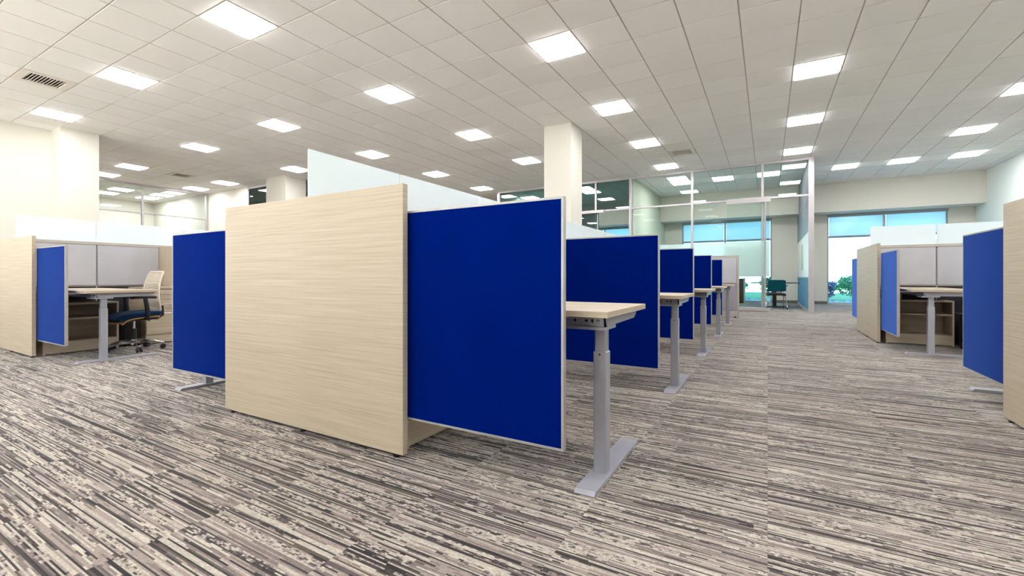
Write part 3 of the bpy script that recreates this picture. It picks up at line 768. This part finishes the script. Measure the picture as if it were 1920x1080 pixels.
scr = ['first and largest blue screen, attached beside the large wooden panel', 'second blue screen in the row, behind the first desk end',
       'third blue screen in the row, behind the second desk end', 'fourth blue screen in the row, behind the third desk end', 'small last blue screen in the row, before the grey end partition']
dsk = ['desk end with grey lifting column standing beside the largest blue screen', 'second desk along the row, in front of the third blue screen',
       'third desk along the row, in front of the fourth blue screen', 'fourth desk along the row, in front of the small last blue screen', 'last desk of the row, in front of the grey end partition']
for k in range(5):
    lc = (MAIN[0], MAIN[1] + PITCH * k, 0)
    screen(lc, 0, 1, scr[k]); desk(lc, 0, 1, dsk[k], k < 3)
screen(MAIN, 0, -1, 'violet-blue screen between the large wooden panel and the mesh chair workstation')
desk(MAIN, 0, -1, 'desk hidden behind the violet-blue screen, only its grey foot showing below', False)
screen(LEFTB, 0, 1, 'narrow blue screen beside the wooden panel, before the mesh chair desk')
desk(LEFTB, 0, 1, 'desk with grey lifting leg in front of the mesh back task chair', True)
screen(RA, R90, 1, 'bright sky-blue screen beside the wooden panel across the aisle', 'blue')
desk(RA, R90, 1, 'desk with grey lifting leg beside the bright sky-blue screen', True)
screen(RA, R90, -1, 'thin blue screen sliver before the tall window, behind the wooden panel')
desk(RA, R90, -1, 'desk behind the wooden panel before the tall window, only its foot tip showing', False)
screen(RB, R90, -1, 'deep blue screen with its foot below, beside the cut-off wooden panel across the aisle')
desk(RB, R90, -1, 'desk behind the deep blue screen across the aisle, only its foot showing', False)
bookcase(MAIN, 0, 'low wooden bookcase whose side shows under the largest blue screen')
bookcase(LEFTB, 0, 'open low wooden bookcase under the desk with the mesh chair')
bookcase(RA, R90, 'open low wooden bookcase under the desk beside the bright blue screen')
pedestal(LEFTB, 0, 'pale wooden drawer pedestal with bar handles behind the mesh chair')
tower(LEFTB, 0, 'tall pale wooden cabinet at the end of the grey partition, above the drawers')
pedestal(RA, R90, 'pale wooden drawer pedestal mostly hidden behind the deep blue screen')
task_chair((-6.87, 2.47, 0), 0.0, 'task chair with beige ribbed back and navy seat, pulled up to the desk')
task_chair((RA[0] + 1.04, RA[1] - 1.12, 0), R90, 'task chair almost wholly hidden behind the deep blue screen across the aisle')

computer(LEFTB, 0, 'black computer standing between the open bookcase and the drawer pedestal')
computer(RA, R90, 'black computer in the dark knee space beside the bookcase across the aisle')

# grey end partition
t = thing('end_partition', 'grey two-tone fabric partition with metal frame closing the row of desks', 'partition', (-2.385, 11.15, 0))
Box('core', 'trim', t, 0.04, 1.79, .012, .058, .05, 1.36)
Box('frame_post', 'trim', t, 1.79, 1.83, 0, .07, .012, 1.40, bevel=.003)
Box('top_rail', 'trim', t, .04, 1.79, 0, .07, 1.36, 1.40)
Box('upper_tile', 'greyfab', t, .06, 1.78, -.002, .012, .78, 1.352, bevel=.003)
Box('lower_tile', 'greyfab2', t, .06, 1.78, -.002, .012, .155, .765, bevel=.003)
Box('base_rail', 'trim', t, .06, 1.79, 0, .07, .03, .145)
m = MB(); m.cyl((1.75, .035, 0), (1.75, .035, .03), .02, n=10); m.build('foot', 'black', t)

# ------------------------------------------------------------------ glass office furniture
t = thing('guest_chair', 'dark teal chair with chrome legs at the table in the glass office', 'chair', (.18, 15.0, 0), math.radians(12))
def gseat(u, v):
    x, y = 2 * u - 1, 2 * v - 1
    return (x * .24, y * .22, .46 - .02 * abs(x) ** 4 - .03 * max(0, -y) ** 4)
def gback(u, v):
    x = 2 * u - 1
    return (x * (.235 - .012 * v), -.23 - .05 * v + .04 * abs(x) ** 2, .50 + .33 * v - .02 * abs(x) ** 6 * (1 if v > .5 else -1) * abs(2 * v - 1))
MB().grid(gseat, 12, 12, .045).build('seat', 'black', t, smooth=True)
MB().grid(gback, 14, 8, .03).build('backrest', 'tealfab', t, smooth=True)
for s in (-1, 1):
    for sy in (-1, 1):
        lg = MB().tube([(s * .22, sy * .05, .42), (s * .25, sy * .12, .30), (s * .265, sy * .22, .06)], .011).build('leg', 'chrome', t, smooth=True)
        MB().cyl((s * .265 - .012, sy * .22, .030), (s * .265 + .012, sy * .22, .030), .030, n=14).build('caster', 'black', lg)
    m = MB(); m.tube([(s * .22, .02, .44), (s * .285, .02, .50), (s * .285, .0, .66)], .011); a = m.build('armrest', 'chrome', t, smooth=True)
    Box('arm_pad', 'black', a, s * .285 - .025, s * .285 + .025, -.12, .13, .66, .685, bevel=.006)
m = MB(); m.tube([(-.1, -.1, .42), (-.1, -.23, .44), (-.1, -.245, .55)], .010); m.tube([(.1, -.1, .42), (.1, -.23, .44), (.1, -.245, .55)], .010); m.build('back_support', 'black', t, smooth=True)
t = thing('meeting_table', 'thin dark-edged table on a black pedestal in the glass office', 'table', (.18, 15.95, 0))
m = MB(); m.cyl((0, 0, .725), (0, 0, .75), .66, n=48); m.build('tabletop', 'darkwood', t, bevel=.002)
m = MB(); m.cyl((0, 0, .03), (0, 0, .725), .055, n=20); m.build('pedestal', 'black', t, smooth=True)
m = MB(); m.cyl((0, 0, 0), (0, 0, .03), .40, .36, 32); m.build('base', 'black', t)
t = thing('low_cabinet', 'dark brown office cabinet beside the grey partition, inside the glass office', 'cabinet', (-1.28, 17.55, 0))
Box('body', 'darkwood', t, 0, .55, 0, .6, 0, .86, bevel=.003); Box('side_trim', 'alu', t, .55, .58, 0, .6, 0, .88); Box('door', 'darkwood', t, .01, .54, -.018, 0, .05, .84, bevel=.002)

# ------------------------------------------------------------------ outside
gr = Box('ground_outside', 'lawn', None, -60, 40, YB + .3, 90, -.3, -.05, kind='structure')
pa = Box('path_outside', 'asphalt', None, -60, 40, YB + .3, 21.0, -.05, -.03, kind='structure')
Box('terrace_outside', 'asphalt', None, -60, 40, -60, YF - .25, -.3, -.04, kind='structure')  # unseen ground, paved pale to bounce neutral light indoors
rd = Box('road_outside', 'asphalt', None, -60, 60, 31, 38, -.05, -.02, kind='structure')
def bush(loc, r, h, mat, label, n=900, leaf=.09, seed=1, cat='bush', grp='bushes outside the windows'):
    rng = random.Random(seed)
    t = thing('bush', label, cat, loc, 0, grp)
    lobes = [(rng.uniform(-.55, .55) * r, rng.uniform(-.4, .4) * r, rng.uniform(.35, .72) * h, rng.uniform(.35, .55)) for _ in range(7)]
    m = MB()
    for _ in range(n):
        lx, ly, lz, lr = rng.choice(lobes)
        d = Vector((rng.gauss(0, 1), rng.gauss(0, 1), rng.gauss(0, 1))).normalized() * rng.uniform(.6, 1.0)
        p = Vector((lx + d.x * lr * r, ly + d.y * lr * r, max(.05, lz + d.z * lr * h * .62)))
        a = Vector((rng.gauss(0, 1), rng.gauss(0, 1), rng.gauss(0, .6))).normalized() * leaf; b = a.cross(Vector((rng.gauss(0, 1), rng.gauss(0, 1), rng.gauss(0, 1)))).normalized() * leaf * .45
        v = [m.bm.verts.new(q) for q in (p - a, p + b, p + a, p - b)]; m.bm.faces.new(v)
    m.build('foliage', mat, t)
    m = MB()
    for lx, ly, lz, lr in lobes: m.tube([(lx * .1, ly * .1, 0), (lx * .6, ly * .6, lz * .6), (lx, ly, lz)], [.03, .018, .008], 5)
    m.build('stems', 'darkwood', t)
    return t
bush((3.1, 22.4, -.05), .95, 1.05, 'leaf', 'green bush outside the tall window past the blue screen sliver', 4200, .05, seed=3)
bush((2.0, 23.4, -.05), .8, .85, 'leafpurple', 'purple-leaved bush outside the tall window beside the green bush', 2400, .05, seed=5)
bush((-1.6, 24.9, -.05), 1.3, 1.05, 'leafdark', 'dark green bush on the lawn seen through the frosted office glass', 1500, seed=8)
bush((.6, 25.2, -.05), 1.2, 1.15, 'leafdark', 'dark green bush on the lawn above the dark teal chair', 1500, seed=11)
for k, (x, y) in enumerate(((-5.5, 24), (-7.5, 25))): bush((x, y, -.05), 1.2, 1.2, 'leafdark', ['green shrub outside the dark glass office, closer to the column', 'green shrub outside the dark glass office, behind the column'][k], 900, seed=20 + k)
m = MB(); rng = random.Random(4)
for _ in range(260):
    x, y = rng.uniform(-6, 4.5), rng.uniform(21.35, 21.45) + .25 * rng.random(); s = rng.uniform(.05, .11)
    m.cyl((x, y, -.06), (x, y, -.05 + s * .8), s, s * .5, 7)
m.build('rock_border', 'stone', None, kind='stuff')
